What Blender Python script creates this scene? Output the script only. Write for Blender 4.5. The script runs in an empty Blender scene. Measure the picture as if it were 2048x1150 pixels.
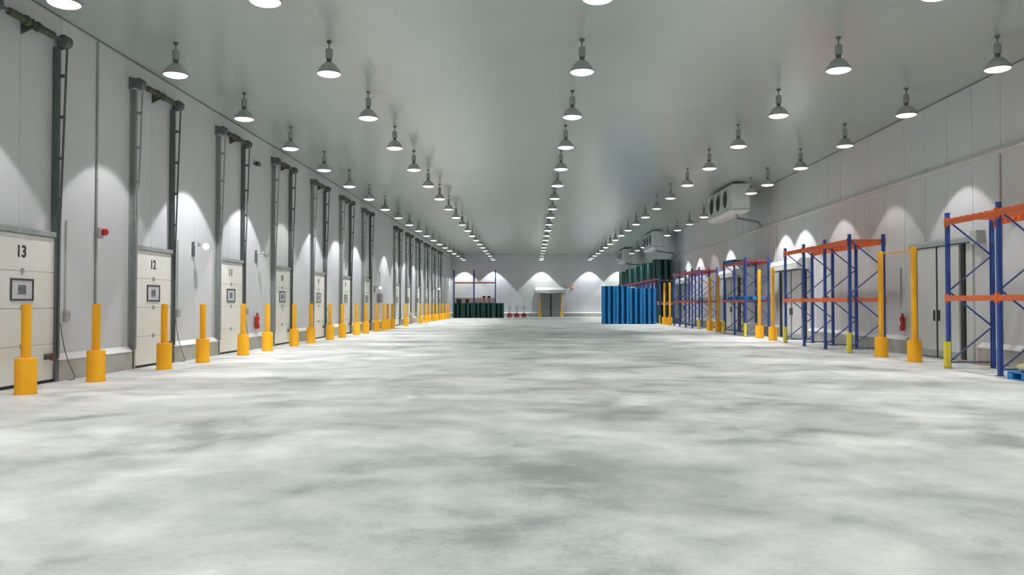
import bpy, math, random
from mathutils import Vector, Matrix

R = math.radians
PI = math.pi
sc = bpy.context.scene
COL = sc.collection

# ------------------------------------------------------------------ camera, world, exposure
FPX = 1600.0
cam_d = bpy.data.cameras.new('camera')
cam_d.sensor_fit = 'HORIZONTAL'
cam_d.sensor_width = 36.0
cam_d.lens = 36.0 * FPX / 2048.0
cam_d.clip_end = 400
cam = bpy.data.objects.new('camera', cam_d)
COL.objects.link(cam)
cam.location = (0, 0, 1.5)
cam.rotation_euler = (PI / 2 + 0.0201, 0, 0.0249)
sc.camera = cam

world = bpy.data.worlds.new('world')
sc.world = world
world.use_nodes = True
world.node_tree.nodes['Background'].inputs[0].default_value = (0, 0, 0, 1)
world.node_tree.nodes['Background'].inputs[1].default_value = 0

vs = sc.view_settings
vs.view_transform = 'Standard'
vs.look = 'None'
vs.exposure = 0.03
vs.gamma = 1.0
vs.use_curve_mapping = False
sc.cycles.max_bounces = 5
sc.cycles.diffuse_bounces = 4
sc.cycles.glossy_bounces = 3
sc.cycles.use_adaptive_sampling = True
sc.cycles.adaptive_threshold = 0.03
sc.cycles.use_denoising = True
sc.cycles.caustics_reflective = False
sc.cycles.caustics_refractive = False
sc.cycles.sample_clamp_indirect = 6.0

LAMP_W = 600.0          # power of one high-bay lamp's beam
LENS_E = 2.2            # radiance of the lamp's front glass
CONE = R(82)

# room extents (metres; camera stands at the origin)
XL, XR, YF, YN, ZC = -9.25, 11.3, 91.0, -6.0, 7.13


# ------------------------------------------------------------------ materials
def mat(name, col, rough=0.5, metal=0.0, var=0.0, scale=3.0, spec=0.5, bump=0.0, emit=None, estr=0.0):
    m = bpy.data.materials.new(name)
    m.use_nodes = True
    nt = m.node_tree
    b = nt.nodes['Principled BSDF']
    b.inputs['Base Color'].default_value = (*col, 1)
    b.inputs['Roughness'].default_value = rough
    b.inputs['Metallic'].default_value = metal
    b.inputs['Specular IOR Level'].default_value = spec
    if var > 0 or bump > 0:
        tc = nt.nodes.new('ShaderNodeTexCoord')
        nz = nt.nodes.new('ShaderNodeTexNoise')
        nz.inputs['Scale'].default_value = scale
        nz.inputs['Detail'].default_value = 5
        nt.links.new(tc.outputs['Object'], nz.inputs['Vector'])
        if var > 0:
            rp = nt.nodes.new('ShaderNodeValToRGB')
            rp.color_ramp.elements[0].position = 0.3
            rp.color_ramp.elements[1].position = 0.7
            rp.color_ramp.elements[0].color = (*[c * (1 - var) for c in col], 1)
            rp.color_ramp.elements[1].color = (*[min(1, c * (1 + var)) for c in col], 1)
            nt.links.new(nz.outputs['Fac'], rp.inputs['Fac'])
            nt.links.new(rp.outputs['Color'], b.inputs['Base Color'])
        if bump > 0:
            bp = nt.nodes.new('ShaderNodeBump')
            bp.inputs['Strength'].default_value = bump
            bp.inputs['Distance'].default_value = 0.01
            nt.links.new(nz.outputs['Fac'], bp.inputs['Height'])
            nt.links.new(bp.outputs['Normal'], b.inputs['Normal'])
    if emit:
        b.inputs['Emission Color'].default_value = (*emit, 1)
        b.inputs['Emission Strength'].default_value = estr
    return m


def concrete_floor():
    m = bpy.data.materials.new('polished_concrete')
    m.use_nodes = True
    nt = m.node_tree
    b = nt.nodes['Principled BSDF']
    tc = nt.nodes.new('ShaderNodeTexCoord')

    def noise(scale, detail, rough, off, dist=0.0):
        mp = nt.nodes.new('ShaderNodeMapping')
        mp.inputs['Location'].default_value = off
        nz = nt.nodes.new('ShaderNodeTexNoise')
        nz.inputs['Scale'].default_value = scale
        nz.inputs['Detail'].default_value = detail
        nz.inputs['Roughness'].default_value = rough
        nz.inputs['Distortion'].default_value = dist
        nt.links.new(tc.outputs['Object'], mp.inputs['Vector'])
        nt.links.new(mp.outputs['Vector'], nz.inputs['Vector'])
        return nz.outputs['Fac']

    def math_n(op, a, c):
        n = nt.nodes.new('ShaderNodeMath')
        n.operation = op
        for i, v in enumerate((a, c)):
            if isinstance(v, (int, float)):
                n.inputs[i].default_value = v
            else:
                nt.links.new(v, n.inputs[i])
        return n.outputs[0]
    big = noise(0.5, 7, 0.62, (3.1, 7.7, 0), 0.3)
    mid = noise(1.7, 6, 0.65, (11, 2, 0), 0.2)
    fine = noise(22, 5, 0.7, (0, 0, 0))
    s = math_n('ADD', math_n('MULTIPLY', big, 0.56), math_n('MULTIPLY', mid, 0.31))
    s = math_n('ADD', s, math_n('MULTIPLY', fine, 0.13))
    rp = nt.nodes.new('ShaderNodeValToRGB')
    e = rp.color_ramp.elements
    e[0].position, e[0].color = 0.385, (0.36, 0.375, 0.37, 1)
    e[1].position, e[1].color = 0.60, (0.83, 0.83, 0.815, 1)
    k = e.new(0.485)
    k.color = (0.625, 0.635, 0.622, 1)
    nt.links.new(s, rp.inputs['Fac'])
    sx = nt.nodes.new('ShaderNodeSeparateXYZ')
    nt.links.new(tc.outputs['Object'], sx.inputs[0])

    def ramp(v, a, c):
        n = nt.nodes.new('ShaderNodeMapRange')
        n.interpolation_type = 'SMOOTHSTEP'
        n.inputs['From Min'].default_value = a
        n.inputs['From Max'].default_value = c
        nt.links.new(v, n.inputs['Value'])
        return n.outputs['Result']
    wob = math_n('MULTIPLY', math_n('SUBTRACT', noise(0.16, 3, 0.5, (5, 5, 0)), 0.5), 9.0)
    off = math_n('ABSOLUTE', math_n('ADD', math_n('SUBTRACT', sx.outputs['X'], 1.2), wob), 0.0)
    dim_aisle = math_n('MULTIPLY', ramp(off, 5.5, 2.0), ramp(math_n('ADD', sx.outputs['Y'], wob), 14.0, 34.0))  # weaker light over the middle aisle, painted into the floor colour
    mx = nt.nodes.new('ShaderNodeMixRGB')
    mx.blend_type = 'MULTIPLY'
    mx.inputs['Color2'].default_value = (0.66, 0.71, 0.71, 1)
    nt.links.new(dim_aisle, mx.inputs['Fac'])
    nt.links.new(rp.outputs['Color'], mx.inputs['Color1'])
    nt.links.new(mx.outputs['Color'], b.inputs['Base Color'])
    rr = nt.nodes.new('ShaderNodeMapRange')
    rr.inputs['From Min'].default_value = 0.3
    rr.inputs['From Max'].default_value = 0.7
    rr.inputs['To Min'].default_value = 0.34
    rr.inputs['To Max'].default_value = 0.6
    nt.links.new(mid, rr.inputs['Value'])
    nt.links.new(rr.outputs['Result'], b.inputs['Roughness'])
    b.inputs['Specular IOR Level'].default_value = 0.4
    return m


M = dict(
    floor=concrete_floor(),
    wall=mat('white_wall_panel', (0.655, 0.66, 0.675), 0.45, var=0.02, scale=0.8, spec=0.4),
    joint=mat('panel_joint', (0.30, 0.31, 0.30), 0.8),
    ceiling=mat('glossy_ceiling_sheet', (0.415, 0.462, 0.432), 0.23, var=0.02, scale=0.4, spec=0.75),
    kerb=mat('kerb_concrete', (0.42, 0.41, 0.37), 0.85, var=0.18, scale=2.5, bump=0.2),
    doorw=mat('door_cream', (0.86, 0.84, 0.775), 0.5, var=0.02, scale=2),
    black=mat('black_rubber', (0.02, 0.022, 0.022), 0.6),
    number=mat('number_black', (0.03, 0.03, 0.035), 0.6),
    frame=mat('window_dark_frame', (0.06, 0.065, 0.07), 0.5),
    pane=mat('frosted_pane', (0.68, 0.68, 0.70), 0.15, spec=0.6),
    sticker=mat('grey_sticker', (0.16, 0.165, 0.18), 0.6, var=0.4, scale=30),
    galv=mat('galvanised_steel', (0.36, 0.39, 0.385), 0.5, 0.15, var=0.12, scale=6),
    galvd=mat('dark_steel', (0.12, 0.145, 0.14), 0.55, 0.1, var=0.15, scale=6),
    oil=mat('oiled_spring_steel', (0.10, 0.105, 0.07), 0.5, 0.3, var=0.3, scale=12),
    brown=mat('brown_knob', (0.16, 0.06, 0.03), 0.5),
    yellow=mat('safety_yellow', (0.97, 0.45, 0.006), 0.4, var=0.05, scale=4),
    lemon=mat('lemon_yellow', (0.86, 0.70, 0.03), 0.45, var=0.06, scale=6),
    blue=mat('rack_blue', (0.028, 0.085, 0.36), 0.42, var=0.1, scale=5),
    brace=mat('brace_blue', (0.10, 0.14, 0.32), 0.42, 0.15),
    orange=mat('beam_orange', (0.82, 0.16, 0.04), 0.45, var=0.06, scale=5),
    red_beam=mat('beam_red', (0.45, 0.09, 0.08), 0.5),
    pblue=mat('plastic_blue', (0.015, 0.26, 0.66), 0.45, var=0.12, scale=3),
    pgreen=mat('plastic_green', (0.013, 0.095, 0.085), 0.45, var=0.25, scale=3),
    shade=mat('lamp_aluminium', (0.50, 0.52, 0.50), 0.45, 0.2),
    neck=mat('lamp_neck_dark', (0.13, 0.14, 0.125), 0.5, 0.2),
    ballast=mat('lamp_ballast_grey', (0.36, 0.38, 0.37), 0.5, 0.2),
    unit=mat('enamel_white', (0.66, 0.68, 0.66), 0.4, var=0.02, scale=2),
    leaf=mat('sliding_leaf_grey', (0.60, 0.62, 0.62), 0.45, var=0.02, scale=1.5),
    leaf_shaded=mat('sliding_leaf_hood_shade', (0.30, 0.315, 0.31), 0.5, 0.2, var=0.03, scale=1.5),  # hood's shadow put into the leaf colour as a darker grey
    conduit=mat('grey_conduit', (0.46, 0.47, 0.45), 0.55),
    cond_w=mat('pale_conduit', (0.63, 0.62, 0.58), 0.55),
    red=mat('signal_red', (0.55, 0.02, 0.02), 0.35),
    redlit=mat('red_lit_lens', (0.8, 0.1, 0.06), 0.3, emit=(1.0, 0.16, 0.09), estr=1.3),
    docklit=mat('dock_lamp_glass', (1, 1, 1), 0.3, emit=(1, 1, 1), estr=8.0),
    white=mat('white_plastic', (0.80, 0.80, 0.79), 0.45),
    cream=mat('cream_sack', (0.74, 0.64, 0.40), 0.8, var=0.1, scale=8, bump=0.3),
    wood=mat('plank_wood', (0.52, 0.40, 0.20), 0.75, var=0.2, scale=7),
    board=mat('pinkish_board', (0.50, 0.36, 0.34), 0.7, var=0.06, scale=3),
    pale_y=mat('pale_yellow_paint', (0.80, 0.68, 0.36), 0.5),
    grating=mat('fan_black', (0.012, 0.014, 0.010), 0.6),
    truck=mat('truck_red', (0.42, 0.05, 0.035), 0.45),
    greybox=mat('grey_cabinet', (0.30, 0.32, 0.31), 0.5),
)


# ------------------------------------------------------------------ mesh helpers
class MB:
    def __init__(self):
        self.v, self.f, self.smooth = [], [], []

    def add(self, vs_, fs_, smooth=False):
        o = len(self.v)
        self.v += [tuple(p) for p in vs_]
        self.f += [tuple(i + o for i in f) for f in fs_]
        self.smooth += [smooth] * len(fs_)
        return self

    def box(self, x0, x1, y0, y1, z0, z1):
        return self.add([(x0, y0, z0), (x1, y0, z0), (x1, y1, z0), (x0, y1, z0), (x0, y0, z1), (x1, y0, z1), (x1, y1, z1), (x0, y1, z1)],
                        [(0, 3, 2, 1), (4, 5, 6, 7), (0, 1, 5, 4), (1, 2, 6, 5), (2, 3, 7, 6), (3, 0, 4, 7)])

    def cbox(self, x0, x1, y0, y1, z0, z1, c=0.01):
        """box with chamfered edges"""
        pts = []
        for sx in (0, 1):
            for sy in (0, 1):
                for sz in (0, 1):
                    X, Y, Z = (x0, x1)[sx], (y0, y1)[sy], (z0, z1)[sz]
                    dx, dy, dz = (c, -c)[sx], (c, -c)[sy], (c, -c)[sz]
                    pts += [(X, Y + dy, Z + dz), (X + dx, Y, Z + dz), (X + dx, Y + dy, Z)]

        def i(sx, sy, sz, a):
            return (sx * 4 + sy * 2 + sz) * 3 + a
        fs = []
        for s in (0, 1):
            q = [i(s, 0, 0, 0), i(s, 1, 0, 0), i(s, 1, 1, 0), i(s, 0, 1, 0)]
            fs.append(q if s else q[::-1])
            q = [i(0, s, 0, 1), i(1, s, 0, 1), i(1, s, 1, 1), i(0, s, 1, 1)]
            fs.append(q[::-1] if s else q)
            q = [i(0, 0, s, 2), i(1, 0, s, 2), i(1, 1, s, 2), i(0, 1, s, 2)]
            fs.append(q if s else q[::-1])
        for a in (0, 1):
            for b in (0, 1):
                fs.append([i(a, b, 0, 0), i(a, b, 1, 0), i(a, b, 1, 1), i(a, b, 0, 1)])
                fs.append([i(a, 0, b, 0), i(a, 1, b, 0), i(a, 1, b, 2), i(a, 0, b, 2)])
                fs.append([i(0, a, b, 1), i(1, a, b, 1), i(1, a, b, 2), i(0, a, b, 2)])
        for sx in (0, 1):
            for sy in (0, 1):
                for sz in (0, 1):
                    fs.append([i(sx, sy, sz, 0), i(sx, sy, sz, 1), i(sx, sy, sz, 2)])
        return self.add(pts, fs)

    def lathe(self, prof, n=24, o=(0, 0, 0), axis='z', smooth=True, caps=True):
        """prof: list of (r, h)"""
        vs_, fs_ = [], []
        for r, h in prof:
            for k in range(n):
                a = 2 * PI * k / n
                p = (r * math.cos(a), r * math.sin(a), h)
                if axis == 'x':
                    p = (p[2], p[0], p[1])
                elif axis == 'y':
                    p = (p[1], p[2], p[0])
                vs_.append((p[0] + o[0], p[1] + o[1], p[2] + o[2]))
        for j in range(len(prof) - 1):
            for k in range(n):
                fs_.append((j * n + k, j * n + (k + 1) % n, (j + 1) * n + (k + 1) % n, (j + 1) * n + k))
        if caps:
            fs_.append(tuple(range(n))[::-1])
            fs_.append(tuple((len(prof) - 1) * n + k for k in range(n)))
        return self.add(vs_, fs_, smooth)

    def tube(self, pts, r, n=8, closed=False):
        pts = [Vector(p) for p in pts]
        L = len(pts)
        vs_, fs_ = [], []
        ref = None
        for i, p in enumerate(pts):
            a = pts[(i - 1) % L] if (closed or i > 0) else p
            b = pts[(i + 1) % L] if (closed or i < L - 1) else p
            t = (b - a).normalized()
            if ref is None:
                ref = Vector((0, 0, 1)) if abs(t.z) < 0.9 else Vector((1, 0, 0))
            u = (ref - t * ref.dot(t)).normalized()
            w = t.cross(u)
            ref = u
            for k in range(n):
                q = p + u * (r * math.cos(2 * PI * k / n)) + w * (r * math.sin(2 * PI * k / n))
                vs_.append(q)
        for i in range(L if closed else L - 1):
            j = (i + 1) % L
            for k in range(n):
                fs_.append((i * n + k, i * n + (k + 1) % n, j * n + (k + 1) % n, j * n + k))
        if not closed:
            fs_.append(tuple(range(n))[::-1])
            fs_.append(tuple((L - 1) * n + k for k in range(n)))
        return self.add(vs_, fs_, True)

    def bar(self, a, b, w, t, up=(0, 0, 1)):
        """rectangular bar from a to b; w across, t along up-ish direction"""
        a, b, up = Vector(a), Vector(b), Vector(up)
        d = (b - a).normalized()
        s = d.cross(up).normalized()
        u = s.cross(d).normalized()
        vs_ = []
        for p in (a, b):
            for i, j in ((-1, -1), (1, -1), (1, 1), (-1, 1)):
                vs_.append(p + s * (i * w / 2) + u * (j * t / 2))
        return self.add(vs_, [(0, 1, 2, 3)[::-1], (4, 5, 6, 7), (0, 1, 5, 4), (1, 2, 6, 5), (2, 3, 7, 6), (3, 0, 4, 7)])

    def prism(self, poly, h0, h1, axis='y'):
        """extrude a polygon; axis y: poly in (x, z); axis x: poly in (y, z); axis z: poly in (x, y)"""
        n = len(poly)
        def P(p, h):
            return {'y': (p[0], h, p[1]), 'x': (h, p[0], p[1]), 'z': (p[0], p[1], h)}[axis]
        vs_ = [P(p, h0) for p in poly] + [P(p, h1) for p in poly]
        fs_ = [tuple(range(n))[::-1], tuple(range(n, 2 * n))]
        fs_ += [(k, (k + 1) % n, n + (k + 1) % n, n + k) for k in range(n)]
        return self.add(vs_, fs_)

    def mesh(self, name, m):
        me = bpy.data.meshes.new(name)
        me.from_pydata(self.v, [], self.f)
        me.polygons.foreach_set('use_smooth', self.smooth)
        me.materials.append(m)
        import bmesh
        bm = bmesh.new()
        bm.from_mesh(me)
        bmesh.ops.recalc_face_normals(bm, faces=bm.faces)
        bm.to_mesh(me)
        bm.free()
        if any(self.smooth):
            try:
                me.set_sharp_from_angle(angle=R(40))
            except Exception:
                pass
        me.update()
        return me


def link(name, data, parent=None, loc=None, rot=None):
    o = bpy.data.objects.new(name, data)
    COL.objects.link(o)
    if parent:
        o.parent = parent
    if loc:
        o.location = loc
    if rot:
        o.rotation_euler = rot
    return o


def part(name, mb, m, parent, loc=None, rot=None):
    return link(name, mb.mesh(name, m), parent, loc, rot)


def tag(o, label, cat, group=None, kind=None):
    o['label'] = label
    o['category'] = cat
    if group:
        o['group'] = group
    if kind:
        o['kind'] = kind
    return o


def thing(name, label, cat, loc=(0, 0, 0), rz=0, group=None, kind=None):
    o = bpy.data.objects.new(name, None)
    o.empty_display_size = 0.2
    COL.objects.link(o)
    o.location = loc
    o.rotation_euler = (0, 0, rz)
    return tag(o, label, cat, group, kind)


def dup(src, loc=None, rz=None, parent=None, label=None, group=None):
    c = src.copy()
    COL.objects.link(c)
    c.parent = parent
    if loc is not None:
        c.location = loc
    if rz is not None:
        c.rotation_euler = (0, 0, rz)
    if label:
        c['label'] = label
    if group:
        c['group'] = group
    for ch in list(src.children):
        dup(ch, parent=c)
    return c


WORD = dict(zip(range(1, 14), 'one two three four five six seven eight nine ten eleven twelve thirteen'.split()))
ORD = ['first', 'second', 'third', 'fourth', 'fifth', 'sixth', 'seventh', 'eighth', 'ninth', 'tenth', 'eleventh', 'twelfth', 'thirteenth',
       'fourteenth', 'fifteenth', 'sixteenth', 'seventeenth', 'eighteenth', 'nineteenth', 'twentieth', 'twenty-first', 'twenty-second']


# ------------------------------------------------------------------ the shell
fl = part('floor', MB().box(XL - 0.3, XR + 0.3, YN - 0.3, YF + 0.3, -0.2, 0), M['floor'], None)
tag(fl, 'mottled pale grey polished concrete floor of the hall', 'floor', kind='structure')
ce = part('ceiling', MB().box(XL - 0.3, XR + 0.3, YN - 0.3, YF + 0.3, ZC, ZC + 0.2), M['ceiling'], None)
tag(ce, 'smooth glossy pale green-grey ceiling of the hall', 'ceiling', kind='structure')

PW = 1.25


def panel_wall(name, label, length, start, place, splits, phase, gap=0.004):
    """a wall of upright insulated panels on a dark backing; local x out of the wall, y along it"""
    w = part(name, MB().box(-0.3, -0.03, 0, length, 0, ZC), M['joint'], None)
    tag(w, label, 'wall', kind='structure')
    w.location, w.rotation_euler = place[0], (0, 0, place[1])
    seams = [0.0]
    y = phase % PW
    while y < length - 0.05:
        if y > 0.05:
            seams.append(y)
        y += PW
    seams.append(length)
    cache = {}
    for a, b in zip(seams, seams[1:]):
        for z0, z1 in splits:
            key = (round(b - a, 3), z0)
            if key not in cache:
                cache[key] = MB().cbox(-0.03, 0.0, gap, b - a - gap, z0, z1, 0.003).mesh('wall_panel', M['wall'])
            link('wall_panel', cache[key], w, (0, a, 0))
    return w


LEN = YF - YN
panel_wall('wall_left', 'long white panelled wall behind the numbered dock doors', LEN, YN, ((XL, YN, 0), 0), [(0, ZC - 0.004)], (16.67 - YN))
# right wall is mirrored: local x -> -X, local y -> -Y
panel_wall('wall_right', 'long white panelled wall behind the blue and orange racks', LEN, YN, ((XR, YF, 0), PI), [(0, 5.16), (5.17, ZC - 0.004)], (YF - 19.5), 0.008)
panel_wall('wall_far', 'white end wall with lamp scallops and a sliding door', XR - XL, YN, ((XL, YF, 0), -PI / 2), [(0, ZC - 0.004)], 0.6)
panel_wall('wall_near', 'white panelled wall closing the hall behind the viewer', XR - XL, YN, ((XR, YN, 0), PI / 2), [(0, ZC - 0.004)], 0.6)

# dark cove strip along the ceiling edge, ledge rail of the right wall
t = part('trim_1', MB().prism([(XL, ZC), (XL + 0.028, ZC), (XL, ZC - 0.028)], YN, YF), M['galvd'], None)
tag(t, 'thin dark cove strip where left wall meets the ceiling', 'trim', kind='structure')
t = part('trim_2', MB().prism([(XR, ZC), (XR - 0.028, ZC), (XR, ZC - 0.028)], YN, YF), M['galvd'], None)
tag(t, 'thin dark cove strip where right wall meets the ceiling', 'trim', kind='structure')
t = part('trim_3', MB().prism([(XR, 5.13), (XR - 0.10, 5.13), (XR - 0.12, 5.17), (XR - 0.10, 5.24), (XR, 5.26)], YN, YF), M['cond_w'], None)
tag(t, 'pale horizontal ledge rail high along the right wall', 'trim', kind='structure')

DOORS = [(13, 14.17), (12, 19.17), (11, 24.17), (10, 29.17), (9, 34.2), (8, 39.2), (7, 44.2), (6, 54.2), (5, 59.2), (4, 64.2), (3, 69.3), (2, 74.3), (1, 79.3)]
RDOORS = [22.35, 34.75, 45.1, 58.9]
KP = [(0, 0), (0.12, 0), (0.12, 0.40), (0.0, 0.50)]


def kerb(name, label, segs, loc, rz):
    r = thing(name, label, 'kerb', loc, rz, kind='structure')
    for a, b in segs:
        k_ = part('kerb_segment', MB().prism(KP, a, b), M['kerb'], r)
        part('kerb_lit_top', MB().prism([(0.128, 0.40), (0.128, 0.415), (0.0, 0.525), (0.0, 0.501), (0.118, 0.402)], a, b), M['white'], k_)  # white strip added for the light caught by the sloped kerb top


cuts = [(c - 1.08, c + 1.08) for _, c in DOORS]
segs, y = [], YN
for a, b in cuts:
    segs.append((y, a))
    y = b
segs.append((y, YF))
kerb('baseboard_left', 'low concrete kerb along the foot of the dock door wall', segs, (XL, 0, 0), 0)
segs, y = [], YN
for c in RDOORS:
    segs.append((y, c - 1.95))
    y = c + 1.95
segs.append((y, YF))
kerb('baseboard_right', 'low concrete kerb along the foot of the rack wall', [(-b, -a) for a, b in segs], (XR, 0, 0), PI)
kerb('baseboard_far', 'low grey kerb with lit top painted white along the end wall', [(0.13, 2.15 - 1.5 - XL), (2.15 + 1.5 - XL, XR - XL - 0.13)], (XL, YF, 0), -PI / 2)


# ------------------------------------------------------------------ pendant lamps with their own light
def build_lamp():
    r = thing('pendant_lamp', '', 'lamp')
    # origin at the ceiling, everything hangs down
    part('ceiling_cap', MB().lathe([(0.055, 0), (0.055, -0.02), (0.02, -0.06)], 14), M['neck'], r)
    part('stem', MB().lathe([(0.011, -0.05), (0.011, -0.17)], 8), M['neck'], r)
    part('ballast_housing', MB().lathe([(0.03, -0.155), (0.07, -0.17), (0.075, -0.19), (0.075, -0.34), (0.068, -0.38)], 18), M['ballast'], r)
    part('neck', MB().lathe([(0.062, -0.378), (0.05, -0.42), (0.05, -0.47)], 18), M['neck'], r)
    outer = [(0.052, -0.455), (0.10, -0.475), (0.155, -0.52), (0.20, -0.58), (0.235, -0.645), (0.25, -0.68), (0.265, -0.685), (0.265, -0.70)]
    inner = [(0.25, -0.70), (0.232, -0.65), (0.195, -0.585), (0.15, -0.528), (0.09, -0.485)]
    s = part('shade', MB().lathe(outer + inner, 28), M['shade'], r)
    part('rim', MB().lathe([(0.262, -0.684), (0.272, -0.69), (0.272, -0.706), (0.25, -0.708), (0.25, -0.69)], 28, caps=False), M['ballast'], s)
    return r


LAMP_TYPES = {   # colour of the beam, of the glass, relative power
    'neutral': ((1.0, 0.985, 0.965), 1.0),
    'green': ((0.95, 1.0, 0.95), 1.0),
    'blue': ((0.90, 0.93, 1.0), 1.05),
    'pink': ((1.0, 0.95, 0.97), 0.85),
    'dim': ((1.0, 0.97, 0.90), 0.5),
    'bright': ((0.985, 0.98, 1.0), 2.0),
    'bright_green': ((0.95, 1.0, 0.95), 1.75),
    'bright_blue': ((0.88, 0.91, 1.0), 1.8),
}
LENS, SPOT = {}, {}
lens_mb = MB().lathe([(0.235, -0.672), (0.249, -0.700), (0.225, -0.722), (0.17, -0.742), (0.09, -0.755), (0.03, -0.758)], 28)
for k, (c, p) in LAMP_TYPES.items():
    LENS[k] = lens_mb.mesh('lens', mat('lamp_glass_' + k, (0.9, 0.9, 0.9), 0.3, emit=c, estr=LENS_E * (0.35 if k == 'dim' else 1)))
    L = bpy.data.lights.new('lamp_beam', 'SPOT')
    L.energy = LAMP_W * p
    L.color = c
    L.spot_size = CONE
    L.spot_blend = 0.12
    L.shadow_soft_size = 0.10
    SPOT[k] = L

LROWS = [(-7.68, 'row nearest the dock doors'), (-4.35, 'second row from the dock doors'), (1.07, 'middle row'),
         (6.48, 'second row from the racks'), (9.79, 'row nearest the racks')]
proto = build_lamp()
first = True
rnd = random.Random(4)
FIXED = {(4, 3): 'dim', (4, 2): 'pink', (4, 4): 'pink', (4, 5): 'pink', (4, 6): 'pink', (0, 19): 'green', (1, 19): 'blue', (2, 19): 'green', (3, 19): 'blue', (4, 19): 'green',
         (0, 1): 'pink', (0, 2): 'neutral', (0, 4): 'green', (0, 5): 'blue', (0, 3): 'neutral', (0, 6): 'neutral', (0, 7): 'neutral', (0, 8): 'dim', (0, 9): 'neutral', (4, 8): 'blue', (4, 9): 'dim', (4, 10): 'neutral', (4, 11): 'green'}
for ri, (x, rname) in enumerate(LROWS):
    cnt = 0
    for k in range(-4, 20):
        y = 12.86 + 4.11 * k - (1.0 if k == 19 else 0)
        if ri == 4 and k in (7, 12, 17):      # the coolers hang here
            continue
        if ri == 4 and k == 6:
            y = 35.9
        kind = FIXED.get((ri, k)) or rnd.choice(['neutral', 'green', 'neutral', 'green', 'blue', 'pink', 'dim'] if k > 2 else ['neutral', 'pink'] if ri in (0, 4) else ['neutral', 'green'])
        if kind in ('neutral', 'pink', 'blue') and ((ri == 0 and k >= 2) or (ri == 4 and k >= 5)):
            kind = 'bright'
        elif kind == 'green' and ri in (0, 4) and 4 < k < 19:
            kind = 'bright_green'
        if k == 19:
            kind = {'green': 'bright_green', 'blue': 'bright_blue'}[kind]
        if ri in (1, 2, 3) and kind == 'pink':
            kind = 'green'
        if k >= 0:
            cnt += 1
            lab = f'pendant lamp, {ORD[cnt - 1]} from the near end of the {rname}'
        else:
            lab = f'pendant lamp out of view overhead, {ORD[-k - 1]} behind the visible {rname}'
        if first:
            o = proto
            o.location = (x, y, ZC)
            o['label'] = lab
            o['group'] = 'pendant lamps in five rows'
            first = False
        else:
            o = dup(proto, (x, y, ZC), 0, label=lab, group='pendant lamps in five rows')
        if k == -4 and ri == 0:
            pass
        o['_kind'] = kind
        o['_rz'] = 0.0
lamps = [o for o in list(COL.objects) if o.get('category') == 'lamp']
for o in lamps:
    kd = o['_kind']
    del o['_kind'], o['_rz']
    ln = link('lens', LENS[kd], o)
    sp = link('lamp_beam', SPOT[kd], o, (0, 0, -0.765))


# ------------------------------------------------------------------ numbered dock doors (left wall)
def text_part(name, s, size, m, parent, loc, rot):
    c = bpy.data.curves.new(name, 'FONT')
    c.body = s
    c.size = size
    c.align_x = 'CENTER'
    c.align_y = 'CENTER'
    c.extrude = 0.003
    c.offset = 0.005 * size / 0.25
    c.materials.append(m)
    o = link(name, c, parent, loc, rot)
    return o


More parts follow.
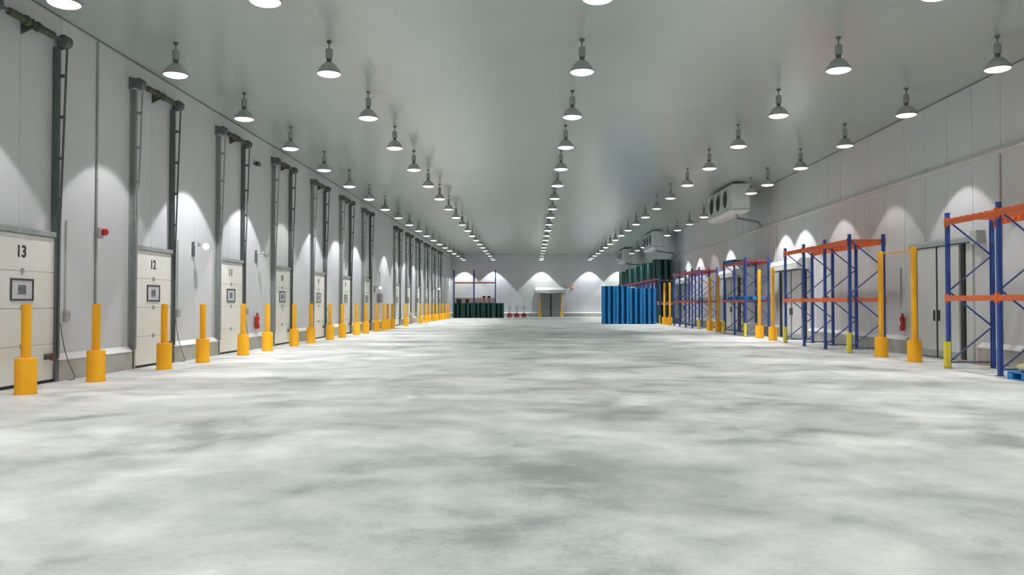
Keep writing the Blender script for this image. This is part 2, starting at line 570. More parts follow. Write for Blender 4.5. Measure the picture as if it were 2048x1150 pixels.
def build_dock_door():
    r = thing('door_13', '', 'door', kind='structure')
    W = 0.97
    zs = [0.05, 0.73, 1.41, 2.09, 2.76]
    for a, b in zip(zs, zs[1:]):
        part('panel', MB().cbox(0.03, 0.075, -W, W, a + 0.003, b - 0.003, 0.006), M['doorw'], r)
    part('bottom_seal', MB().box(0.025, 0.085, -W, W, 0.0, 0.052), M['black'], r)
    for z in zs[1:4]:
        part('hinge', MB().cbox(0.073, 0.095, -0.035, 0.035, z - 0.05, z + 0.05, 0.006), M['galv'], r)
    # vision window
    y0, y1, z0, z1, b = -0.33, 0.32, 1.55, 1.95, 0.035
    fr = part('window_frame', MB().cbox(0.072, 0.095, y0, y1, z1 - b, z1, 0.004).cbox(0.072, 0.095, y0, y1, z0, z0 + b, 0.004)
              .cbox(0.072, 0.095, y0, y0 + b, z0 + b, z1 - b, 0.004).cbox(0.072, 0.095, y1 - b, y1, z0 + b, z1 - b, 0.004), M['frame'], r)
    part('pane', MB().box(0.076, 0.082, y0 + b, y1 - b, z0 + b, z1 - b), M['pane'], fr)
    part('sticker', MB().box(0.0815, 0.085, -0.115, 0.105, 1.665, 1.835), M['sticker'], fr)
    # slide bolt and knob, low on the far side
    h = part('slide_bolt', MB().cbox(0.07, 0.11, 0.66, 0.84, 0.44, 0.55, 0.008).lathe([(0.05, 0.10), (0.05, 0.17)], 12, (0, 0.73, 0.495), 'x'), M['galvd'], r)
    part('knob', MB().lathe([(0.03, 0.17), (0.07, 0.175), (0.07, 0.21), (0.03, 0.225)], 14, (0, 0.73, 0.495), 'x'), M['brown'], h)
    # steel header over the leaf
    part('header', MB().cbox(0.0, 0.12, -W, W, 2.765, 2.865, 0.008), M['galv'], r)
    # two vertical-lift tracks with stand-off rails
    for s, m in ((-1, M['galv']), (1, M['galvd'])):  # lit near track paler, backlit far track darker: shading put in steel colours
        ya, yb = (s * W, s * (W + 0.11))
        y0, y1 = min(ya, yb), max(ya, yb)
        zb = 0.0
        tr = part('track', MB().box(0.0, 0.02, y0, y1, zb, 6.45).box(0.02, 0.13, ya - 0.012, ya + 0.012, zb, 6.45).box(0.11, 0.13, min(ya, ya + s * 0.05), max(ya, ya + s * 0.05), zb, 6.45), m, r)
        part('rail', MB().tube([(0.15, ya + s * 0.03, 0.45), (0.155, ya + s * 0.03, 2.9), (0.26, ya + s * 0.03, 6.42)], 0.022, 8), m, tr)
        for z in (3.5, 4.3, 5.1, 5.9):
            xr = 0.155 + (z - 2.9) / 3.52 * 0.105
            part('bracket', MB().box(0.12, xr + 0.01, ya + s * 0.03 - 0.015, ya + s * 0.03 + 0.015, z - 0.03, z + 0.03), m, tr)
    # torsion shaft, drums, springs
    sh = part('torsion_shaft', MB().lathe([(0.03, -1.12), (0.03, 1.22)], 12, (0.2, 0, 6.57), 'y'), M['oil'], r)
    for s in (-1, 1):
        part('cable_drum', MB().lathe([(0.10, 0), (0.125, 0.02), (0.10, 0.05), (0.10, 0.13), (0.125, 0.16), (0.10, 0.18)], 18, (0.2, s * 1.02 - 0.09, 6.57), 'y'), M['galvd'], sh)
        part('end_bearing', MB().prism([(0.0, 6.43), (0.26, 6.49), (0.26, 6.65), (0.0, 6.71)], s * 1.12 - 0.012, s * 1.12 + 0.012), M['galvd'], sh)
        prof = []
        for k in range(25):
            prof.append((0.056 + 0.012 * (k % 2), 0.12 + 0.022 * k))
        part('spring', MB().lathe(prof if s > 0 else [(a, -b) for a, b in prof][::-1], 14, (0.2, 0, 6.57), 'y'), M['oil'], sh)
        part('spring_cone', MB().lathe([(0.05, 0), (0.09, 0.02), (0.09, 0.09), (0.06, 0.11)], 14, (0.2, 0.17 * s - 0.055, 6.57), 'y'), M['oil'], sh)
    part('centre_bearing', MB().prism([(0.0, 6.38), (0.25, 6.50), (0.25, 6.64), (0.0, 6.72)], -0.015, 0.015), M['oil'], sh)
    # slack control cable beside the far track
    pts = []
    for k in range(13):
        u = k / 12
        pts.append((0.14 + 0.10 * u * u, 1.09 + 0.10 * u + 0.22 * u * u, 1.12 - 1.05 * u))
    pts.append((0.26, 1.36, 0.013))
    pts.append((0.22, 1.24, 0.013))
    part('cable', MB().tube(pts, 0.009, 6), M['neck'], r)
    return r


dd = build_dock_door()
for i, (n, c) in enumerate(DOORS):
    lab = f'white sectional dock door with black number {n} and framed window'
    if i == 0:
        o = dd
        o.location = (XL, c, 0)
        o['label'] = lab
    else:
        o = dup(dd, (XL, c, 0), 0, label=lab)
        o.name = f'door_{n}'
    o['_n'] = n
for o in [o for o in list(COL.objects) if '_n' in o.keys()]:
    text_part('door_number', str(o['_n']), 0.30, M['number'], o, (0.078, -0.03, 2.43), (PI / 2, 0, PI / 2))
    del o['_n']


# ------------------------------------------------------------------ yellow bollards
def bollard_proto(h, rb, hb, rp, name):
    r = thing(name, '', 'bollard')
    part('base_sleeve', MB().lathe([(rb + 0.012, 0), (rb + 0.012, 0.02), (rb, 0.035), (rb, hb - 0.02), (rb - 0.015, hb), (rp, hb + 0.004)], 26), M['yellow'], r)
    part('pole', MB().lathe([(rp, hb - 0.02), (rp, h - 0.03), (rp - 0.015, h - 0.008), (rp - 0.05, h)], 20), M['yellow'], r)
    return r


bp = bollard_proto(1.5, 0.165, 0.60, 0.075, 'bollard')
spots = []
for n, c in DOORS:
    if n not in (6, 5):
        spots.append((c - 1.07, f'yellow bollard with thick base at near edge of dock door {WORD[n]}'))
        spots.append((c + 1.07, f'yellow bollard with thick base at far edge of dock door {WORD[n]}'))
    elif n == 6:
        spots.append((c - 1.07, 'yellow bollard with thick base at near edge of dock door six'))
    else:
        spots.append((c + 1.07, 'yellow bollard with thick base at far edge of dock door five'))
spots += [(46.5, 'yellow bollard just past door 7, first of two before the blank wall'), (48.0, 'yellow bollard before blank wall, second one past dock door 7')]
for i, (y, lab) in enumerate(spots):
    if i == 0:
        bp.location = (-8.4, y, 0)
        bp['label'], bp['group'] = lab, 'yellow bollards along the dock doors'
    else:
        dup(bp, (-8.4, y, 0), 0, label=lab, group='yellow bollards along the dock doors')
tp = bollard_proto(2.98, 0.175, 0.55, 0.07, 'tall_guard_post')
TALL = [(9.85, 20.88, 'near yellow post of the pair by nearest sliding door'), (9.85, 22.84, 'far yellow post of the pair by nearest sliding door'),
        (9.85, 33.0, 'near yellow post of the pair by second sliding door'), (9.9, 35.1, 'far yellow post of the pair by second sliding door'),
        (9.9, 42.8, 'near yellow post of the pair by third sliding door'), (9.9, 44.8, 'far yellow post of the pair by third sliding door'),
        (9.6, 56.0, 'near yellow post of the pair beside blue pallet stacks'), (9.45, 57.4, 'far yellow post of the pair beside blue pallet stacks'),
        (0.95, 90.2, 'yellow post left of the end wall door'), (3.3, 90.2, 'yellow post right of the end wall door')]
for i, (x, y, lab) in enumerate(TALL):
    if i == 0:
        tp.location = (x, y, 0)
        tp['label'], tp['group'] = 'tall ' + lab, 'tall yellow guard posts'
    else:
        dup(tp, (x, y, 0), 0, label='tall ' + lab, group='tall yellow guard posts')
# chain between the nearest pair
ch = thing('chain', 'yellow chain hung between the tops of the nearest tall posts', 'chain', (9.85, 21.86, 2.86))
N = 15
lk = []
for ax in (0, 1):
    pts = []
    for k in range(12):
        a = 2 * PI * k / 12
        y_, s_ = 0.068 * math.cos(a), 0.03 * math.sin(a)
        pts.append((s_, y_, 0) if ax else (0, y_, s_))
    lk.append(MB().tube(pts, 0.007, 6, True).mesh('chain_link', M['yellow']))
for k in range(N):
    u = (k + 0.5) / N * 2 - 1
    link('chain_link', lk[k % 2], ch, (0, u * 0.84, -0.035 * (1 - u * u) + 0.06), (0, 0, 0))


# ------------------------------------------------------------------ pallet racks
def rack(name, label, loc, rz, ys, depth, H, z_mid, z_top, orange=True, prot=(), deck=True, group='pallet racks', levels=None):
    """run along local y, front face at x = 0, depth along +x"""
    r = thing(name, label, 'rack', loc, rz, group)
    mo = M['orange'] if orange else M['red_beam']
    post = MB()
    w, d = 0.085, 0.08
    post.box(0, 0.008, -w / 2, w / 2, 0, H).box(0.008, d, -w / 2, -w / 2 + 0.008, 0, H).box(0.008, d, w / 2 - 0.008, w / 2, 0, H)
    post.box(d - 0.008, d, -w / 2 + 0.008, -w / 2 + 0.025, 0, H).box(d - 0.008, d, w / 2 - 0.025, w / 2 - 0.008, 0, H)
    pm = post.mesh('upright_post', M['blue'])
    foot = MB().box(-0.03, 0.11, -0.07, 0.07, 0, 0.012).mesh('foot_plate', M['galvd'])
    cap = MB().cbox(-0.006, d + 0.006, -w / 2 - 0.006, w / 2 + 0.006, H - 0.03, H + 0.015, 0.006).mesh('post_cap', M['blue'])
    protm = MB().prism([(-0.045, -0.065), (0.05, -0.075), (0.05, -0.06), (-0.03, -0.05), (-0.03, 0.05), (0.05, 0.06), (0.05, 0.075), (-0.045, 0.065)], 0.012, 0.62, 'z').mesh('post_protector', M['lemon'])
    nz = [0.14]
    step = (H - 0.3) / 4.0
    for k in range(4):
        nz.append(0.14 + step * (k + 1))
    dd_ = depth
    br = []
    for k in range(4):
        a = (d * 0.6, 0, nz[k]) if k % 2 == 0 else (dd_ - d * 0.6, 0, nz[k])
        b = (dd_ - d * 0.6, 0, nz[k + 1]) if k % 2 == 0 else (d * 0.6, 0, nz[k + 1])
        br.append(MB().bar(a, b, 0.03, 0.032, (0, 0, 1)).mesh('brace', M['brace'] if k % 2 == 0 else M['blue']))
    hb = MB().bar((d, 0, 0.14), (dd_ - d, 0, 0.14), 0.03, 0.04).mesh('brace', M['brace'])
    for i, y in enumerate(ys):
        for q in (0, 1):
            p = link('upright_post', pm, r, (0 if q == 0 else depth, y, 0), (0, 0, 0 if q == 0 else PI))
            link('foot_plate', foot, p)
            link('post_cap', cap, p)
            if q == 0 and i in prot:
                link('post_protector', protm, p)
        for b in br:
            link('brace', b, r, (0, y, 0))
        link('brace', hb, r, (0, y, 0))
    lv = levels or [z_mid, z_top]
    for a, b in zip(ys, ys[1:]):
        Lb = b - a - w
        bm_ = MB().cbox(-0.028, 0.022, 0, Lb, -0.06, 0.06, 0.006).mesh('beam', mo)
        con = MB().box(-0.034, 0.03, -0.006, 0.002, -0.11, 0.11).box(-0.034, -0.028, -0.05, 0.0, -0.11, 0.11).mesh('beam_connector', mo)
        for z in lv:
            for q in (0, 1):
                B = link('beam', bm_, r, (0.0 if q == 0 else depth, a + w / 2 if q == 0 else b - w / 2, z), (0, 0, 0 if q == 0 else PI))
                link('beam_connector', con, B)
                link('beam_connector', con, B, (0, Lb, 0), (PI, 0, 0))
        if deck:
            n = 8
            pl = MB().cbox(0.0, depth, -Lb / n / 4, Lb / n / 4, 0, 0.03, 0.004).mesh('deck_slat', mo)
            for k in range(n):
                link('deck_slat', pl, r, (0, a + w / 2 + Lb * (k + 0.5) / n, z_top + 0.061))
    return r


FX, DEP = 9.65, 1.10
rack('pallet_rack', 'nearest rack, blue posts, orange shelf beams, blue pallet on floor beneath', (FX, 0, 0), 0, [14.78, 16.83, 18.88], DEP, 3.6, 1.62, 3.38, prot=(2,))
rack('pallet_rack', 'empty three-bay blue and orange rack between the two nearest post pairs', (FX, 0, 0), 0, [24.64, 26.70, 28.76, 30.83], DEP, 3.6, 1.62, 3.38, prot=(0, 3))
rack('pallet_rack', 'two-bay rack with blue pallets on its middle level', (FX, 0, 0), 0, [36.5, 38.55, 40.57], DEP, 3.6, 1.62, 3.38, orange=False, prot=(0, 2))
rack('pallet_rack', 'far four-bay rack with reddish beams beyond third post pair', (FX, 0, 0), 0, [46.62, 48.65, 50.70, 52.75, 54.8], DEP, 3.6, 1.62, 3.38, orange=False, prot=(0,))
GY = [60.8 + 2.05 * k for k in range(15)]
rack('pallet_rack', 'long rack behind blue stacks carrying green pallets on top', (FX, 0, 0), 0, GY, DEP, 3.6, 1.62, 3.38, orange=False, prot=(0,), deck=False)
rb = rack('pallet_rack', 'tall rack with thin red beams against the end wall', (0, 89.1, 0), -PI / 2, [-8.66, -6.42, -4.05], 1.1, 5.2, 1.4, 3.8, orange=False, deck=False, levels=[1.45, 3.8])
for a, b in ((-8.60, -6.48), (-6.36, -4.11)):
    part('backing_board', MB().cbox(0.03, 0.05, a, b, 1.52, 2.15, 0.004), M['board'], rb)


# ------------------------------------------------------------------ plastic pallets
PH = 0.155


def pallet_mesh(w, d, m, slats=False):
    mb = MB()
    if slats:
        n = 7
        for k in range(n):
            x0 = -w / 2 + w * k / n
            mb.cbox(x0 + 0.01, x0 + w / n - 0.01, -d / 2, d / 2, PH - 0.028, PH, 0.004)
        for k in (-1, 0, 1):
            mb.box(-w / 2, w / 2, k * (d / 2 - 0.07) - 0.05, k * (d / 2 - 0.07) + 0.05, PH - 0.045, PH - 0.028)
    else:
        mb.box(-w / 2 + 0.09, w / 2 - 0.09, -d / 2 + 0.09, d / 2 - 0.09, PH - 0.03, PH - 0.001)
        mb.box(-w / 2 + 0.015, w / 2 - 0.015, -d / 2 + 0.015, d / 2 - 0.015, PH - 0.014, PH)
    for cx in (-1, 0, 1):
        for cy in (-1, 0, 1):
            if slats:
                c, e = cx * (w / 2 - 0.09), cy * (d / 2 - 0.09)
                mb.cbox(c - 0.09, c + 0.09, e - 0.09, e + 0.09, 0.02, PH - 0.045, 0.006)
            elif cx or cy:
                c, e = cx * (w / 2 - 0.085), cy * (d / 2 - 0.085)
                mb.box(c - 0.085, c + 0.085, e - 0.085, e + 0.085, 0.0, PH - 0.002)
        if slats:
            mb.box(cx * (w / 2 - 0.09) - 0.09, cx * (w / 2 - 0.09) + 0.09, -d / 2, d / 2, 0, 0.02)
    if not slats:
        mb.box(-w / 2 + 0.03, w / 2 - 0.03, -0.07, 0.07, 0.0, PH - 0.03)
        mb.box(-0.07, 0.07, -d / 2 + 0.03, d / 2 - 0.03, 0.0, PH - 0.031)
    return mb.mesh('plastic_pallet', m)


PB = pallet_mesh(0.93, 1.15, M['pblue'])
PG = pallet_mesh(1.02, 1.15, M['pgreen'])
PGR = pallet_mesh(1.16, 1.06, M['pgreen'])
prn = random.Random(8)


def stack(me, x, y, z0, n, label, group, rz=0.0, jit=0.004):
    for k in range(n):
        o = link('plastic_pallet', me, None, (x + prn.uniform(-jit, jit), y + prn.uniform(-jit, jit), z0 + k * PH), (0, 0, rz + prn.uniform(-0.003, 0.003)))
        tag(o, label.replace('#', 'topmost' if k == n - 1 else ORD[k] + '-lowest' if k else 'bottom'), 'pallet', group)


PN = ['leftmost', 'second', 'third', 'rightmost']
for i in range(4):
    g = 'blue pallets stacked by the racks'
    who = ['leftmost', 'second from left', 'second from right', 'rightmost'][i]
    stack(PB, 5.2 + 0.482 + 0.985 * i, 59.6, 0, 18 if i < 2 else 17, f'# blue plastic pallet of {who} blue stack standing on floor', g)
for i in range(5):
    who = ['leftmost', 'second from left', 'middle', 'second from right', 'rightmost'][i]
    stack(PG, -8.35 + 0.54 + 1.08 * i, 84.6, 0, 10, f'# dark green pallet of {who} low stack by the end wall', 'green pallets by the end wall')
for i in range(14):
    y = (GY[i] + GY[i + 1]) / 2
    n = 9 + (i % 3 == 1)
    stack(PGR, 10.2, y, 3.442, n, f'# dark green pallet of {ORD[i]} stack from near end on rack top', 'green pallets on the long rack', rz=PI / 2)
# end-on stacks at the mouth of the long rack: floor level and over the beams
stack(PGR, 10.2, 61.83, 0, 9, '# dark green pallet of floor stack in near bay of long rack', 'green pallets on the long rack', rz=PI / 2)
stack(PGR, 10.2, 61.83, 1.682, 10, '# dark green pallet on middle level in near bay of long rack', 'green pallets on the long rack', rz=PI / 2)
# pallets on the two-bay rack
for k, (y, lab) in enumerate([(37.5, 'blue plastic pallet on middle shelf, near bay of the two-bay rack'), (39.55, 'blue plastic pallet on middle shelf, far bay of the two-bay rack')]):
    tag(link('plastic_pallet', PB, None, (10.2, y, 1.682), (0, 0, 0)), lab, 'pallet')
PBN = pallet_mesh(1.15, 1.1, M['pblue'], True)
tag(link('plastic_pallet', PBN, None, (10.2, 39.55, 3.472)), 'blue slatted pallet on top deck of the two-bay rack', 'pallet')
tag(link('plastic_pallet', PBN, None, (10.07, 15.72, 0)), 'blue slatted plastic pallet on floor under the nearest rack', 'pallet')
# cream sack on the near pallet
mb = MB()
prof = []
vs_, fs_ = [], []
na, nb = 20, 9
for j in range(nb + 1):
    ph = -PI / 2 + PI * j / nb
    for k in range(na):
        th = 2 * PI * k / na
        def sp_(v, e):
            return math.copysign(abs(v) ** e, v)
        cx = sp_(math.cos(ph), 0.5)
        vs_.append((0.36 * cx * sp_(math.cos(th), 0.45), 0.46 * cx * sp_(math.sin(th), 0.45), 0.09 + 0.085 * sp_(math.sin(ph), 0.7) + 0.012 * math.sin(5 * th) * cx))
for j in range(nb):
    for k in range(na):
        fs_.append((j * na + k, j * na + (k + 1) % na, (j + 1) * na + (k + 1) % na, (j + 1) * na + k))
mb.add(vs_, fs_, True)
sk = thing('sack', 'full cream sack lying on the blue pallet under the nearest rack', 'sack', (9.92, 15.75, PH + 0.002))
part('sack_body', mb, M['cream'], sk)
part('seam', MB().tube([(0.34 * math.cos(a) * 0, -0.46 + 0.92 * u, 0.183 + 0.0 * u) for u, a in [(0.12 + 0.095 * i, 0) for i in range(9)]], 0.006, 6), M['wood'], sk)
pk = thing('plank', 'pale wooden plank lying at wall foot behind the nearest rack', 'plank', (11.05, 20.3, 0))
part('board', MB().cbox(-0.07, 0.07, -0.75, 0.75, 0, 0.05, 0.006), M['wood'], pk)
part('batten', MB().cbox(-0.10, 0.10, -0.60, -0.52, 0.05, 0.075, 0.004), M['wood'], pk)


# ------------------------------------------------------------------ sliding doors (right wall and end wall)
def sliding_door(name, label, loc, rz, half, top, hood=None, rail=True, strips=0.19, strip_gap=0.06, mg=0.03, leaf='leaf'):
    """local x out of the wall, y along it, door centred on y = 0"""
    r = thing(name, label, 'door', loc, rz, kind='structure')
    for s in (-1, 1):
        a, b = (mg, half) if s > 0 else (-half, -mg)
        lf = part('door_leaf', MB().cbox(0.03, 0.13, a, b, 0.03, top, 0.01), M[leaf], r)
        part('handle', MB().cbox(0.13, 0.17, s * 0.13 - 0.025, s * 0.13 + 0.025, 1.02, 1.32, 0.01), M['black'], lf)
        part('kick_plate', MB().cbox(0.13, 0.135, a + 0.03, b - 0.03, 0.05, 0.22, 0.002), M['galv'], lf)
        y0 = s * (half + strip_gap)
        y1 = y0 + s * strips
        part('edge_gasket', MB().box(0.0, 0.10, min(y0, y1), max(y0, y1), 0.0, top), M['black'], r)
        y2 = y1 + s * 0.30
        part('jamb', MB().cbox(0.0, 0.06, min(y1, y2), max(y1, y2), 0.0, top, 0.008), M['unit'], r)
    part('meeting_gasket', MB().box(0.02, 0.14, -mg, mg, 0.03, top), M['black'], r)
    part('threshold', MB().box(0.02, 0.15, -half, half, 0, 0.028), M['galvd'], r)
    if rail:
        rl = part('slide_rail', MB().prism([(0.0, top + 0.02), (0.16, top + 0.02), (0.16, top + 0.13), (0.05, top + 0.20), (0.0, top + 0.20)], -half - 0.45, half + 1.0), M['galv'], r)
        part('drive_box', MB().cbox(0.0, 0.22, half + 0.72, half + 1.02, top - 0.06, top + 0.28, 0.01), M['conduit'], rl)
    if hood:
        z0, z1, dep, hw = hood
        h = part('air_curtain', MB().prism([(0.0, z0), (dep, z0 + 0.02), (dep, z0 + (z1 - z0) * 0.55), (dep * 0.75, z1), (0.0, z1)], -hw, hw), M['unit'], r)
        part('outlet_grille', MB().box(dep * 0.35, dep * 0.85, -hw + 0.06, hw - 0.06, z0 - 0.012, z0 + 0.015), M['galvd'], h)
        for s in (-1, 1):
            part('end_cap', MB().prism([(0.0, z0 - 0.01), (dep + 0.01, z0 + 0.01), (dep + 0.01, z0 + (z1 - z0) * 0.56), (dep * 0.76, z1 + 0.01), (0.0, z1 + 0.01)], s * hw - 0.012, s * hw + 0.012), M['white'], h)
        part('front_seam', MB().box(dep - 0.003, dep + 0.004, -hw + 0.02, hw - 0.02, z0 + (z1 - z0) * 0.5, z0 + (z1 - z0) * 0.53), M['conduit'], h)
    return r


sliding_door('door_14', 'white double sliding door with overhead rail behind the nearest rack', (XR, RDOORS[0], 0), PI, 1.12, 3.06, strips=0.16)
sliding_door('door_15', 'white sliding door with air curtain hood behind empty three-bay rack', (XR, RDOORS[1], 0), PI, 1.25, 2.9, hood=(2.92, 3.36, 0.55, 2.0), rail=False, strips=0.42)
sliding_door('door_16', 'white sliding door with air curtain hood beyond the two-bay rack', (XR, RDOORS[2], 0), PI, 1.25, 2.9, hood=(2.92, 3.36, 0.55, 1.9), rail=False, strips=0.42)
sliding_door('door_17', 'white sliding door with air curtain hood beyond the far four-bay rack', (XR, RDOORS[3], 0), PI, 1.25, 2.9, hood=(2.92, 3.36, 0.55, 1.9), rail=False, strips=0.42)
sliding_door('door_18', 'double door shaded grey under a white hood in the end wall', (2.15, YF, 0), -PI / 2, 1.15, 2.55, hood=(2.66, 3.30, 1.5, 1.75), rail=False, strips=0.05, strip_gap=0.0, mg=0.07, leaf='leaf_shaded')

# red lit beacon by the end wall door
b = thing('warning_beacon', 'glowing red beacon on end wall right of the door', 'beacon', (4.61, YF, 3.38))
part('back_box', MB().cbox(-0.14, 0.14, -0.07, 0, -0.24, 0.24, 0.015), M['greybox'], b)
part('lens', MB().lathe([(0.13, -0.07), (0.13, -0.14), (0.10, -0.19), (0.04, -0.21)], 18, (0, 0, 0), 'y'), M['redlit'], b)


# ------------------------------------------------------------------ evaporator coolers under the ceiling
def cooler(label, y0, first=None):
    r = thing('evaporator_cooler', label, 'cooler', (9.2, y0, 0), 0, 'coolers hung by the rack wall')
    L, D, z0, z1 = 5.0, 0.80, 5.80, 7.02
    cs = part('casing', MB().cbox(0, D, 0, L, z0, z1, 0.02), M['unit'], r)
    part('side_panel', MB().cbox(0.05, D - 0.05, -0.012, 0.002, z0 + 0.06, z1 - 0.06, 0.004), M['unit'], cs)
    part('drip_tray', MB().prism([(-0.06, z0), (D + 0.04, z0), (D - 0.2, z0 - 0.14), (0.15, z0 - 0.14)], -0.08, L + 0.08), M['white'], r)
    for k in range(3):
        yc = 1.10 + 1.42 * k
        zc = 6.42
        fr = part('fan_ring', MB().lathe([(0.46, -0.08), (0.49, -0.08), (0.50, 0.0), (0.42, 0.01), (0.42, -0.07), (0.46, -0.08)], 30, (0, yc, zc), 'x', caps=False), M['unit'], r)
        part('fan_mouth', MB().lathe([(0.415, -0.03), (0.415, -0.005)], 30, (0, yc, zc), 'x'), M['grating'], fr)
        bl = MB().lathe([(0.09, -0.07), (0.09, -0.03)], 14, (0, yc, zc), 'x')
        for q in range(5):
            a0 = 2 * PI * q / 5
            pts = []
            for rr, da, xx in ((0.09, 0, -0.035), (0.37, -0.15, -0.04), (0.37, 0.35, -0.065), (0.09, 0.5, -0.06)):
                pts.append((xx, yc + rr * math.cos(a0 + da), zc + rr * math.sin(a0 + da)))
            bl.add(pts + [(p[0] + 0.006, p[1], p[2]) for p in pts], [(0, 1, 2, 3), (7, 6, 5, 4), (0, 4, 5, 1), (1, 5, 6, 2), (2, 6, 7, 3), (3, 7, 4, 0)])
        part('fan_blades', bl, M['black'], fr)
        g = MB()
        for q in (0.16, 0.27, 0.39):
            g.tube([(-0.085, yc + q * math.cos(2 * PI * j / 20), zc + q * math.sin(2 * PI * j / 20)) for j in range(20)], 0.006, 5, True)
        part('fan_guard', g, M['galvd'], fr)
    for yy in (0.35, L - 0.35):
        for xx in (0.12, D - 0.12):
            part('hanger', MB().lathe([(0.012, z1 - 0.01), (0.012, ZC)], 8, (xx, yy, 0)), M['galvd'], r)
    dr = part('drain_pipe', MB().tube([(0.35, 0.5, z0 - 0.13), (0.35, 0.5, z0 - 0.22), (0.42, 1.0, z0 - 0.26), (1.9, 2.6, z0 - 0.30), (1.97, 2.65, z0 - 0.34), (2.0, 2.66, z0 - 0.5), (2.0, 2.66, 5.27)], 0.055, 10), M['galv'], r)
    part('pipe_collar', MB().lathe([(0.075, z0 - 0.20), (0.075, z0 - 0.14)], 12, (0.35, 0.5, 0)), M['galv'], dr)
    return r


cooler('nearest white ceiling cooler with three dark fans above the racks', 36.9)
cooler('middle white ceiling cooler with three dark fans above green pallets', 60.9)
cooler('farthest ceiling cooler, above blue pallet stacks near the end wall', 80.6)


# ------------------------------------------------------------------ fittings on the walls
def conduit_run(label, x, y, z0, z1, out, m='cond_w'):
    s = 1 if out > 0 else -1
    r = thing('conduit', label, 'conduit', (x + out * 0.0, y, 0))
    part('pipe', MB().lathe([(0.022, z0), (0.022, z1)], 10, (s * 0.03, 0, 0)), M[m], r)
    z = z0 + 0.3
    while z < z1:
        part('clip', MB().cbox(min(0, s * 0.058), max(0, s * 0.058), -0.035, 0.035, z, z + 0.03, 0.004), M['conduit'], r)
        z += 1.1
    return r


conduit_run('thin upright conduit between dock doors 13 and 12', XL, 16.7, 0.52, ZC - 0.06, 1, 'conduit')
conduit_run('pale upright conduit on rack wall past second sliding door', XR, 37.2, 0.52, 5.1, -1)
conduit_run('pale upright conduit beside the nearest sliding door rail', XR, 19.52, 0.52, 5.1, -1)
conduit_run('thin conduit above the extinguisher on the rack wall', XR, 24.75, 1.35, 2.6, -1, 'conduit')

al = thing('fire_alarm', 'grey alarm box with red sounder between doors 13 and 12', 'alarm', (XL, 16.72, 3.02))
part('box', MB().cbox(0.055, 0.13, -0.07, 0.07, -0.14, 0.09, 0.01), M['conduit'], al)
part('sounder', MB().lathe([(0.065, 0.12), (0.075, 0.14), (0.075, 0.20), (0.045, 0.23)], 16, (0, 0.05, 0.0), 'x'), M['red'], al)

for n, c in DOORS[:7]:
    r = thing('door_control', f'small pale control box and conduit beside dock door {WORD[n]}', 'control box', (XL, c + 1.45, 0), 0, 'door control boxes')
    part('box', MB().cbox(0.0, 0.09, -0.07, 0.07, 1.14, 1.36, 0.012), M['conduit'], r)
    part('button', MB().lathe([(0.022, 0.09), (0.022, 0.105)], 10, (0, 0, 1.28), 'x'), M['greybox'], r)
    part('pipe', MB().lathe([(0.014, 1.36), (0.014, 3.15)], 8, (0.022, 0, 0)), M['cond_w'], r)


def dock_light(label, y, z, lit, rz=0.5):
    r = thing('dock_light', label, 'dock light', (XL, y, z), 0, 'dock lights on arms')
    part('mount', MB().cbox(0, 0.05, -0.06, 0.06, -0.30, 0.10, 0.01), M['galvd'], r)
    part('arm', MB().tube([(0.04, 0, 0.03), (0.16, 0.02, 0.03), (0.30, 0.10, 0.02)], 0.02, 8), M['white'], r)
    part('elbow', MB().lathe([(0.035, -0.04), (0.035, 0.06)], 12, (0.17, 0.025, 0.02)), M['galv'], r)
    h = part('head', MB().lathe([(0.04, -0.02), (0.07, 0.02), (0.09, 0.09), (0.09, 0.13)], 18, (0, 0, 0), 'y'), M['white'] if lit else M['galvd'], r, (0.31, 0.13, 0.0), (R(190), 0, R(25)))
    g = part('glass', MB().lathe([(0.082, 0.128), (0.082, 0.14), (0.05, 0.16)], 18, (0, 0, 0), 'y'), M['docklit'] if lit else M['galv'], h)
    return r


dock_light('lit round dock light on an arm before dock door 11', 21.56, 3.08, True)
dock_light('unlit grey dock light on an arm before dock door 10', 26.53, 3.18, False)
dock_light('lit dock light on the wall past dock door 7', 46.7, 2.45, True)
dock_light('lit dock light on an arm before dock door 1', 76.6, 2.94, True)

cb = thing('wall_sensor', 'small dark box high on wall between doors 11 and 10', 'sensor', (XL, 26.3, 6.15))
part('bracket', MB().cbox(0, 0.08, -0.03, 0.03, -0.03, 0.03, 0.006), M['galvd'], cb)
part('body', MB().cbox(0.06, 0.20, -0.08, 0.14, -0.07, 0.07, 0.015), M['galvd'], cb)
part('lens', MB().lathe([(0.04, -0.12), (0.04, -0.08)], 12, (0.13, 0, 0), 'y'), M['black'], cb)

wc = thing('wall_cabinet', 'grey electrical cabinet on wall past dock door 7', 'cabinet', (XL, 47.9, 0))
part('body', MB().cbox(0, 0.22, -0.35, 0.35, 1.55, 2.1, 0.015), M['greybox'], wc)
part('door', MB().cbox(0.22, 0.235, -0.32, 0.32, 1.58, 2.07, 0.005), M['greybox'], wc)
part('feed_pipe', MB().tube([(0.10, 0, 2.1), (0.10, 0, 3.3), (0.02, 0, 3.45)], 0.03, 8), M['conduit'], wc)


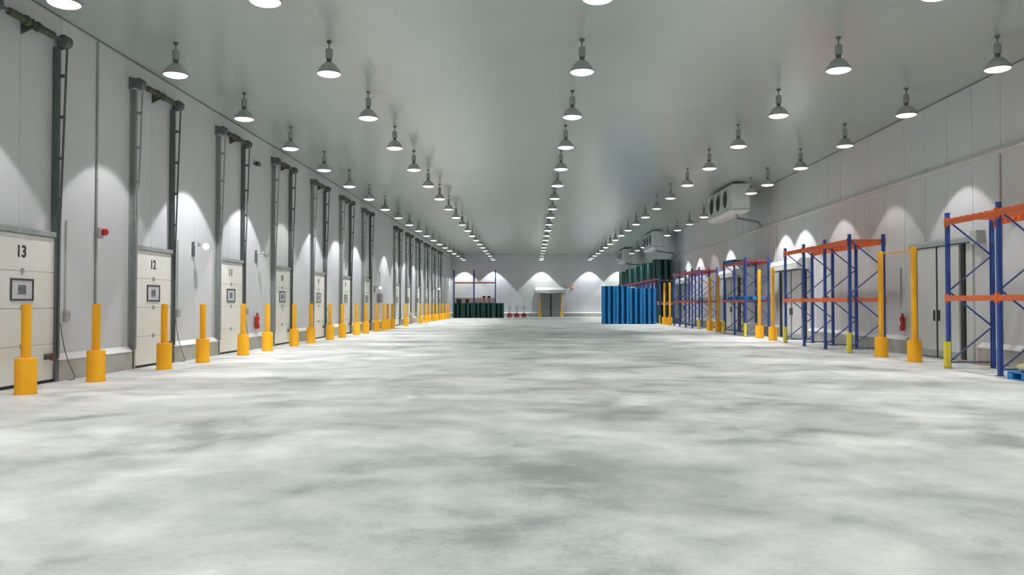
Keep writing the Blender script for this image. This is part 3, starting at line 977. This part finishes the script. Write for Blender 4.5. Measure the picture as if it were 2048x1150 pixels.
def extinguisher(label, loc, rz):
    r = thing('fire_extinguisher', label, 'extinguisher', loc, rz, 'fire extinguishers')
    part('cylinder', MB().lathe([(0.06, 0.0), (0.075, 0.015), (0.078, 0.05), (0.078, 0.36), (0.06, 0.42), (0.028, 0.45), (0.025, 0.48)], 18, (0.10, 0, 0)), M['red'], r)
    part('label', MB().cbox(0.172, 0.1795, -0.035, 0.035, 0.16, 0.29, 0.002), M['white'], r)
    v = part('valve', MB().cbox(0.07, 0.13, -0.02, 0.02, 0.475, 0.51, 0.005), M['black'], r)
    part('lever', MB().bar((0.06, 0, 0.515), (0.17, 0, 0.545), 0.02, 0.01), M['black'], v)
    part('hose', MB().tube([(0.10, 0.02, 0.49), (0.11, 0.08, 0.47), (0.12, 0.095, 0.38), (0.12, 0.09, 0.2), (0.12, 0.085, 0.10)], 0.011, 6), M['black'], r)
    part('wall_bracket', MB().box(0, 0.03, -0.03, 0.03, 0.10, 0.40), M['greybox'], r)
    return r


extinguisher('red fire extinguisher on wall between dock doors 11 and 10', (XL, 26.45, 0.66), 0)
extinguisher('red fire extinguisher on rack wall beyond nearest tall post pair', (XR, 24.5, 0.68), PI)


def hoop(label, x, y):
    r = thing('hoop_guard', label, 'barrier', (x, y, 0), 0, 'grey hoop guards')
    pts = [(0, -0.22, 0.0), (0, -0.22, 0.95)]
    for k in range(7):
        a = PI - PI * k / 6
        pts.append((0, 0.10 * 0 + 0.22 * math.cos(a), 0.97 + 0.12 * math.sin(a)))
    pts += [(0, 0.22, 0.95), (0, 0.22, 0.0)]
    part('hoop', MB().tube(pts, 0.03, 10), M['galv'], r)
    for s in (-1, 1):
        part('foot_plate', MB().cbox(-0.07, 0.07, s * 0.22 - 0.07, s * 0.22 + 0.07, 0, 0.015, 0.003), M['galvd'], r)


hoop('grey steel hoop guard at far side of second sliding door', 10.95, 37.2)
hoop('grey steel hoop guard at far side of third sliding door', 10.95, 47.6)

# pale folding trestle lying by the far dock doors
tr = thing('trestle', 'pale yellow slanted trestle on floor between doors 6 and 5', 'trestle', (-8.2, 57.0, 0))
for x in (-0.45, 0.0):
    part('leg', MB().bar((x, 0, 0.80), (x + 0.72, 0.05, 0.02), 0.05, 0.05), M['pale_y'], tr)
    part('leg', MB().bar((x, 0, 0.80), (x - 0.04, 0.5, 0.02), 0.05, 0.05), M['pale_y'], tr)
part('top_rail', MB().bar((-0.52, 0, 0.82), (0.08, 0, 0.82), 0.07, 0.06), M['pale_y'], tr)
part('cross_rail', MB().bar((0.05 - 0.12, 0.02, 0.42), (0.42, 0.02, 0.42), 0.04, 0.04), M['pale_y'], tr)


# ------------------------------------------------------------------ pallet trucks and odds by the end wall
def truck(label, x, y):
    r = thing('pallet_truck', label, 'pallet truck', (x, y, 0), 0, 'pallet trucks by the end wall')
    for s in (-1, 1):
        fk = part('fork', MB().prism([(-1.0, 0.07), (-0.95, 0.05), (0.0, 0.05), (0.0, 0.13), (-0.9, 0.12)], s * 0.19 - 0.08, s * 0.19 + 0.08, 'x'), M['truck'], r)
        part('load_roller', MB().lathe([(0.05, -0.05), (0.05, 0.05)], 12, (s * 0.19, -0.86, 0.05), 'x'), M['black'], fk)
    part('chassis', MB().prism([(0.0, 0.05), (0.18, 0.12), (0.18, 0.30), (0.05, 0.42), (0.0, 0.42)], -0.26, 0.26, 'x'), M['truck'], r)
    part('pump', MB().lathe([(0.05, 0.18), (0.05, 0.55), (0.03, 0.58)], 12, (0, 0.22, 0)), M['black'], r)
    for s in (-1, 1):
        part('steer_wheel', MB().lathe([(0.09, 0.02), (0.09, 0.07)], 16, (s * 0.045 - 0.045, 0.24, 0.09), 'x'), M['black'], r)
    part('handle_shaft', MB().tube([(0, 0.22, 0.5), (0, 0.26, 1.0)], 0.022, 8), M['black'], r)
    part('grip', MB().tube([(0, 0.26, 1.0), (-0.12, 0.265, 1.06), (-0.13, 0.27, 1.16), (0, 0.27, 1.2), (0.13, 0.27, 1.16), (0.12, 0.265, 1.06)], 0.018, 8, True), M['black'], r)


truck('red pallet truck nearest the green stacks by the end wall', -2.42, 86.3)
truck('middle one of three red pallet trucks by the end wall', -1.64, 86.3)
truck('red pallet truck nearest the end wall door', -0.88, 86.3)

for k, (x, w_, lab) in enumerate([(-7.72, 0.5, 'wider dark tub on top of the low green pallet stacks'), (-6.85, 0.38, 'narrower dark tub on top of the low green pallet stacks')]):
    r = thing('tub', lab, 'tub', (x, 84.6, 10 * PH))
    part('body', MB().prism([(-w_ / 2 + 0.05, 0), (w_ / 2 - 0.05, 0), (w_ / 2, 0.42), (-w_ / 2, 0.42)], -0.25, 0.25), M['black'], r)
    part('rim', MB().cbox(-w_ / 2 - 0.02, w_ / 2 + 0.02, -0.28, 0.28, 0.40, 0.44, 0.008), M['black'], r)
for k, (x, lab) in enumerate([(-5.15, 'left one of two dark brooms standing behind the green stacks'), (-4.62, 'right one of two dark brooms standing behind the green stacks')]):
    r = thing('broom', lab, 'broom', (x, 85.6, 0), 0)
    part('stick', MB().tube([(0, 0, 0.0), (0.02, 0.0, 2.15)], 0.03, 8), M['black'], r)
    part('head', MB().cbox(-0.13, 0.17, -0.04, 0.04, 2.13, 2.2, 0.008), M['black'], r)
    part('bristles', MB().prism([(-0.13, 2.2), (0.17, 2.2), (0.21, 2.32), (-0.17, 2.32)], -0.05, 0.05), M['black'], r)
gb = thing('storage_crate', 'grey crate on floor at near end of the two-bay rack', 'crate', (10.2, 37.2, 0))
part('body', MB().prism([(-0.36, 0.0), (0.36, 0.0), (0.40, 0.55), (-0.40, 0.55)], -0.3, 0.3), M['greybox'], gb)
part('lid', MB().cbox(-0.42, 0.42, -0.32, 0.32, 0.55, 0.60, 0.01), M['greybox'], gb)
